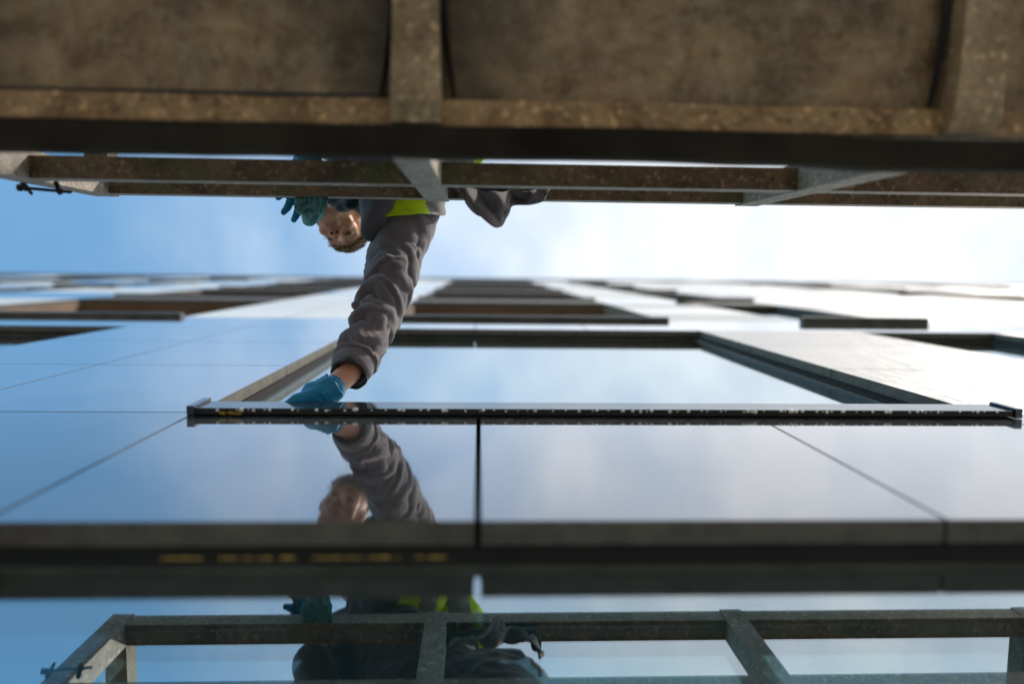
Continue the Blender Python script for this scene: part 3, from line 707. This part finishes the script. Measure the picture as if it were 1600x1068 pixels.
# jacket sleeve: a lofted tube with modelled folds
def catmull(P, t):
    n = len(P)-1; x = min(max(t, 0), 1)*n; i = min(int(x), n-1); f = x-i
    p0, p1, p2, p3 = P[max(i-1, 0)], P[i], P[i+1], P[min(i+2, n)]
    return 0.5*((2*p1)+(p2-p0)*f+(2*p0-5*p1+4*p2-p3)*f*f+(3*p1-p0-3*p2+p3)*f**3)
spath = [pat(640, 268, 1.86), pat(634, 335, 1.85), pat(619, 395, 1.775), pat(606, 445, 1.70), pat(588, 497, 1.64), pat(564, 545, 1.565), pat(546, 582, 1.508)]
srad = [0.080, 0.074, 0.0590, 0.0520, 0.0470, 0.0410, 0.0370]
def lerp_list(Lst, t):
    x = min(max(t, 0), 1)*(len(Lst)-1); i = min(int(x), len(Lst)-2); return Lst[i]+(Lst[i+1]-Lst[i])*(x-i)
def sleeve():
    bm = bmesh.new(); NS, NT = 260, 128
    r_ = random.Random(42); folds = []
    for i in range(30):
        s0 = 0.10+0.80*(i+r_.uniform(-0.3, 0.3))/30
        folds.append((s0, r_.uniform(0.0, 2*math.pi), r_.uniform(0.012, 0.030), r_.uniform(0.6, 1.25), r_.uniform(0.9, 1.9), r_.uniform(-0.035, 0.045), r_.uniform(0, 6.28)))
    pts = [catmull(spath, i/NS) for i in range(NS+1)]
    T = [(pts[min(i+1, NS)]-pts[max(i-1, 0)]).normalized() for i in range(NS+1)]
    ref = Vector((0, 0, -1)); prev = None
    L = 0.50
    for i in range(NS+1):
        s = i/NS; t = T[i]; u = (ref-t*ref.dot(t)).normalized(); v = t.cross(u)
        r0 = lerp_list(srad, s)
        ring = []
        for k in range(NT):
            th = 2*math.pi*k/NT
            r = r0
            amp = 0.0072 if s > 0.35 else 0.0042
            cx, sx_ = math.cos(th), math.sin(th)
            if s < 0.905:
                e = min(1, (0.905-s)/0.03)*min(1, 0.35+s*2.0)
                # folds that wrap across the arm, warped and fading in and out
                nv = Vector((cx*0.9+5, sx_*0.9, s*3.2))
                ph = s*8.5+0.85*noise.noise(nv)+0.42*noise.noise(Vector((cx*1.6-2, sx_*1.6, s*9)))+0.22*math.sin(th+0.6)
                wv = 0.5+0.5*math.sin(2*math.pi*ph)
                g1 = min(1, max(0.10, 0.62+1.5*noise.noise(Vector((cx*1.1+9, sx_*1.1, s*7)))))
                dens = 0.35+0.65*min(1, max(0, (s-0.25)/0.35))
                r += e*g1*dens*0.0165*(wv**0.5-0.64)
                ph2_ = s*17+1.1*noise.noise(Vector((cx*1.2+2, sx_*1.2, s*6+3)))+0.3*math.sin(th-1)
                g2 = max(0, 0.2+1.6*noise.noise(Vector((cx*1.3-7, sx_*1.3, s*8+1))))
                r += e*g2*0.0038*((0.5+0.5*math.sin(2*math.pi*ph2_))**0.6-0.6)
                r += e*0.0045*noise.noise(Vector((cx*1.2, sx_*1.2, s*6)))
                for (s0, phc, w, a, ext, sl, ph2) in folds[::3]:
                    dth = (th-phc+math.pi) % (2*math.pi)-math.pi
                    env = math.exp(-(dth/(ext*0.6))**2); ds = s-s0-sl*1.8*math.sin(dth*1.3); q = ds/(w*0.8)
                    if abs(q) < 4: r += 0.0036*a*env*(math.exp(-q*q)-0.9*math.exp(-((q-1.1)*1.7)**2))
                r += 0.0012*noise.noise(Vector((cx*4, sx_*4, s*40)))
                q = s-0.895; r += 0.0045*math.exp(-(q/0.014)**2)
            else:
                q = (s-0.905)/0.095; r += 0.002*math.sin(q*math.pi)-0.0015+0.0018*noise.noise(Vector((cx*1.5, sx_*1.5, s*20)))
                r += 0.0005*math.sin(th*60)*(1-q)
            # long seam
            dth = (th-4.1+0.5*math.sin(s*5)+math.pi) % (2*math.pi)-math.pi
            r -= 0.0026*math.exp(-(dth/0.045)**2)
            r += 0.0012*math.exp(-((dth-0.10)/0.05)**2)
            ring.append(bm.verts.new(pts[i]+(u*math.cos(th)+v*math.sin(th))*r))
        if prev:
            for k in range(NT): bm.faces.new((prev[k], prev[(k+1) % NT], ring[(k+1) % NT], ring[k]))
        prev = ring
    # rolled hem, then back inside
    t = T[-1]; u = (ref-t*ref.dot(t)).normalized(); v = t.cross(u)
    for (ds, dr) in ((0.002, -0.0012), (0.0025, -0.004), (0.000, -0.0055), (-0.05, -0.007)):
        ring = [bm.verts.new(pts[-1]+t*ds+(u*math.cos(2*math.pi*k/NT)+v*math.sin(2*math.pi*k/NT))*(srad[-1]+dr-0.0015)) for k in range(NT)]
        for k in range(NT): bm.faces.new((prev[k], prev[(k+1) % NT], ring[(k+1) % NT], ring[k]))
        prev = ring
    o = finish('sleeve', bm, 'fleece', person, True)
    # inner cuff of a layer beneath
    bm = bmesh.new(); prev = None
    for (ds, r) in ((-0.03, 0.0345), (0.0, 0.0350), (0.005, 0.0352), (0.0075, 0.0338), (0.006, 0.0320), (-0.03, 0.0310)):
        ring = []
        for k in range(64):
            th = 2*math.pi*k/64; rr = r+0.0012*math.sin(3*th+1)+0.0008*math.sin(7*th)
            ring.append(bm.verts.new(pts[-1]+t*(ds+0.0022*math.sin(2*th))+(u*math.cos(th)+v*math.sin(th))*rr))
        if prev:
            for k in range(64): bm.faces.new((prev[k], prev[(k+1) % 64], ring[(k+1) % 64], ring[k]))
        prev = ring
    finish('inner_cuff', bm, 'lining', o, True)
sleeve()

def vest_shoulder():
    bm = bmesh.new(); NS, NT = 44, 96; prev = None; inner = []
    ref = Vector((0, 0, -1))
    for i in range(NS+1):
        ring = []
        for k in range(NT):
            th = 2*math.pi*k/NT
            send = 0.185+0.088*math.cos(th)+0.038*math.sin(th)+0.004*math.sin(3*th+1)
            s_ = send*i/NS
            p = catmull(spath, s_); t = (catmull(spath, s_+0.01)-catmull(spath, max(0, s_-0.01))).normalized()
            u = (ref-t*ref.dot(t)).normalized(); v = t.cross(u)
            r = lerp_list(srad, s_)+0.0095+0.004*noise.noise(Vector((math.cos(th)*2, math.sin(th)*2, s_*30)))+0.004*(i/NS)**3
            ring.append(bm.verts.new(p+(u*math.cos(th)+v*math.sin(th))*r))
        if prev:
            for k in range(NT): bm.faces.new((prev[k], prev[(k+1) % NT], ring[(k+1) % NT], ring[k]))
        prev = ring
    bmesh.ops.recalc_face_normals(bm, faces=bm.faces)
    bmesh.ops.solidify(bm, geom=bm.faces[:], thickness=0.003)
    for f in bm.faces:
        c = f.calc_center_median(); q = c.x+0.35*(-c.y-0.36)
        f.material_index = 1 if -0.108 < q < -0.064 else 0
    finish('safety_vest', bm, ['hivis', 'reflective'], person, True)
vest_shoulder()
# gloves
gb = bmesh.new()
hand(gb, WR_R, HR_DIR, Vector((0.1, 0.2, 1.0)), HR_N, curlR, 0.90, 1.14)
dR = HR_DIR.normalized(); back = (CU_R-WR_R).normalized()
chain(gb, [(WR_R-dR*0.004, 0.0235), (WR_R+dR*0.03, 0.026)])
gm = voxelise(gb, 0.0022, 3)
displace(gm, lambda c, n: n*(0.0014*noise.noise(c*60)))
gR = link('glove', gm, 'glove', person)
def cuff_rolls(wr_, d, parent, r0):
    bm = bmesh.new(); u = d.orthogonal().normalized(); v = d.cross(u)
    prof = [(0.02, r0), (0.012, r0+0.0005), (0.008, r0+0.0016), (0.004, r0+0.0002), (0.0, r0+0.0022), (-0.004, r0+0.0006), (-0.008, r0+0.0024), (-0.011, r0+0.0014), (-0.012, r0-0.001), (-0.006, r0-0.0025), (0.02, r0-0.003)]
    prev = None
    for s, r in prof:
        ring = [bm.verts.new(wr_+d*(s+0.003*math.sin(2*math.pi*k/48*2+1)+0.0015*math.sin(5*2*math.pi*k/48))+(u*math.cos(2*math.pi*k/48)+v*math.sin(2*math.pi*k/48))*(r+0.0008*math.sin(7*2*math.pi*k/48))) for k in range(48)]
        if prev:
            for k in range(48): bm.faces.new((prev[k], prev[(k+1) % 48], ring[(k+1) % 48], ring[k]))
        prev = ring
    finish('glove_cuff', bm, 'glove', parent, True)
cuff_rolls(WR_R+dR*0.004, (dR*0.8-back*0.4).normalized(), gR, 0.0248)
gb = bmesh.new(); hand(gb, HL_W, HL_DIR, Vector((1, 0.1, 0)), HL_N, curlL, 0.88, 1.14)
chain(gb, [(HL_W-HL_DIR.normalized()*0.03, 0.027), (HL_W+HL_DIR.normalized()*0.03, 0.026)])
gm = voxelise(gb, 0.0026, 3); displace(gm, lambda c, n: n*(0.0016*noise.noise(c*55)))
link('glove', gm, 'glove', person)

# high-visibility vest over the chest and shoulder, with reflective band
vb = bmesh.new()
chain(vb, [(PW(0.06, 0.86, 1.46), 0.150), (PW(0.0, 0.80, 1.60), 0.140), (PW(-0.10, 0.70, 1.76), 0.150), (PW(-0.165, 0.63, 1.88), 0.130)])
chain(vb, [(PW(-0.02, 0.60, 1.86), 0.075), (PW(-0.10, 0.52, 1.92), 0.085)])
vm = voxelise(vb, 0.006, 5)
displace(vm, lambda c, n: n*(0.008*noise.noise(Vector((c.x*10, c.y*8, c.z*14)))+0.003*(ridge(c, (20, 20, 20), 9)-0.4)))
vest = link('safety_vest', vm, ['hivis', 'reflective'], person)
for p in vm.polygons:
    c = p.center; q = c.x - 0.30*(-c.y-0.40)
    if -0.092 < q < -0.040: p.material_index = 1
    if abs((c.z-CZ)-1.52-0.3*(c.x)) < 0.025: p.material_index = 1

# trousers and boots
tb = bmesh.new()
for s_ in (-1, 1):
    hip = PW(0.06+s_*0.09, 0.82, 1.36); knee = PW(0.02+s_*0.13, 0.63, 1.080); ank = PW(0.06+s_*0.12, 0.98, 1.06)
    chain(tb, [(PW(0.06, 0.80, 1.44), 0.135), (hip, 0.10), (knee, 0.072), (ank, 0.052)])
tm = voxelise(tb, 0.008, 4); displace(tm, lambda c, n: n*(0.008*(ridge(c, (14, 14, 20), 2)-0.4))); link('trousers', tm, 'trousers', person)
for s_ in (-1, 1):
    tb = bmesh.new(); a = PW(0.06+s_*0.12, 0.97, 1.06); b = PW(0.06+s_*0.12, 1.07, 1.05); c = PW(0.06+s_*0.12, 1.10, 1.035)
    chain(tb, [(a, 0.05), (b, 0.05), (c, 0.04)]); tm = voxelise(tb, 0.008, 3); link('boot', tm, 'boot', person)

# jacket hem hanging over the rail
def hem():
    top = [(700, 284), (718, 292), (740, 298), (760, 300), (782, 303), (800, 296), (830, 299), (846, 295), (856, 284)]
    bot = [(705, 293), (720, 305), (742, 330), (775, 356), (789, 338), (801, 322), (830, 320), (851, 312), (859, 288)]
    NU, NV = 110, 34
    bm = bmesh.new(); rows = []
    for i in range(NU+1):
        u = i/NU
        t2 = catmull([Vector((*p, 0)) for p in top], u); b2 = catmull([Vector((*p, 0)) for p in bot], u)
        row = []
        for j in range(NV+1):
            v = j/NV; px = t2.x+(b2.x-t2.x)*v; py = t2.y+(b2.y-t2.y)*v
            z = 1.475+0.03*math.sin(u*9.5+v*2.2)+0.018*math.sin(u*23-v*3+1)-0.03*math.exp(-((u-0.36)/0.1)**2)*v
            z += 0.02*(1-v)**2
            z += 0.004*math.sin(u*70)*math.exp(-((v-0.82)/0.10)**2)
            z -= 0.002*math.exp(-((v-0.80)/0.02)**2)
            row.append(bm.verts.new(pat(px, py, z)))
        rows.append(row)
    for r0, r1 in zip(rows, rows[1:]):
        for j in range(NV): bm.faces.new((r0[j], r0[j+1], r1[j+1], r1[j]))
    bmesh.ops.recalc_face_normals(bm, faces=bm.faces)
    bmesh.ops.solidify(bm, geom=bm.faces[:], thickness=0.0045)
    o = finish('jacket_hem', bm, 'fleece', jacket, True)
    # rolled lining edge
    bm = bmesh.new(); prev = None
    pts = [pat(x, y, 1.55+0.01*math.sin(i)) for i, (x, y) in enumerate([(708, 284), (725, 287), (745, 290), (775, 293), (800, 296), (825, 298), (840, 297), (847, 290), (849, 282), (849, 272)])]
    for a, b in zip(pts, pts[1:]): hull_capsule(bm, a, b, 0.012, 0.012, 2)
    m = voxelise(bm, 0.003, 3); displace(m, lambda c, n: n*0.0035*noise.noise(c*40)); link('hem_lining', m, 'lining', jacket)
hem()
# teal rag held in the left hand, draped over the rail
def rag():
    bm = bmesh.new()
    def sheet(top, bot, z0, amp, k, seed, th=0.0022):
        NU, NV = 90, 40; rows = []
        T3 = [Vector((*p, 0)) for p in top]; B3 = [Vector((*p, 0)) for p in bot]
        for i in range(NU+1):
            u = i/NU; a = catmull(T3, u); b = catmull(B3, u); row = []
            for j in range(NV+1):
                v = j/NV; n = noise.noise(Vector((u*2.5+seed, v*1.6, seed)))
                n2 = noise.noise(Vector((u*6+seed, v*5, 3+seed)))
                z = z0+amp*abs(math.sin((u*k+v*1.1+n*0.9)*math.pi))**0.7*(0.5+0.6*v)+0.010*n2-0.012*math.sin(v*math.pi)
                row.append(bm.verts.new(pat(a.x+(b.x-a.x)*v+2.0*n2, a.y+(b.y-a.y)*v+1.5*n, z)))
            rows.append(row)
        fs = []
        for r0, r1 in zip(rows, rows[1:]):
            for j in range(NV): fs.append(bm.faces.new((r0[j], r0[j+1], r1[j+1], r1[j])))
        bmesh.ops.solidify(bm, geom=fs, thickness=th)
    sheet([(466, 300), (478, 300), (492, 300), (504, 300), (513, 302)], [(469, 331), (474, 349), (486, 353), (499, 344), (510, 330)], 1.60, 0.026, 2.6, 1.3)
    sheet([(460, 300), (468, 300), (478, 300), (486, 300), (494, 300)], [(461, 326), (465, 334), (474, 335), (484, 340), (492, 337)], 1.575, 0.022, 2.2, 7.7)
    sheet([(490, 298), (498, 298), (505, 298), (510, 298), (515, 300)], [(492, 326), (498, 336), (505, 333), (510, 325), (512, 318)], 1.57, 0.020, 1.6, 4.1)
    o = finish('cleaning_cloth', bm, 'rag', None, True); tag(o, 'crumpled teal cloth held by a blue gloved hand against the platform rail', 'cloth')
rag()
# dark neck strap between collar and chin
bm = bmesh.new()
chain(bm, [(pat(508, 296, 1.90), 0.014), (pat(520, 312, 1.88), 0.015), (pat(534, 322, 1.86), 0.014), (pat(548, 318, 1.84), 0.016), (pat(556, 300, 1.84), 0.018)])
m = voxelise(bm, 0.003, 2); displace(m, lambda c, n: n*0.004*noise.noise(c*45)); link('neck_strap', m, 'lining', person)
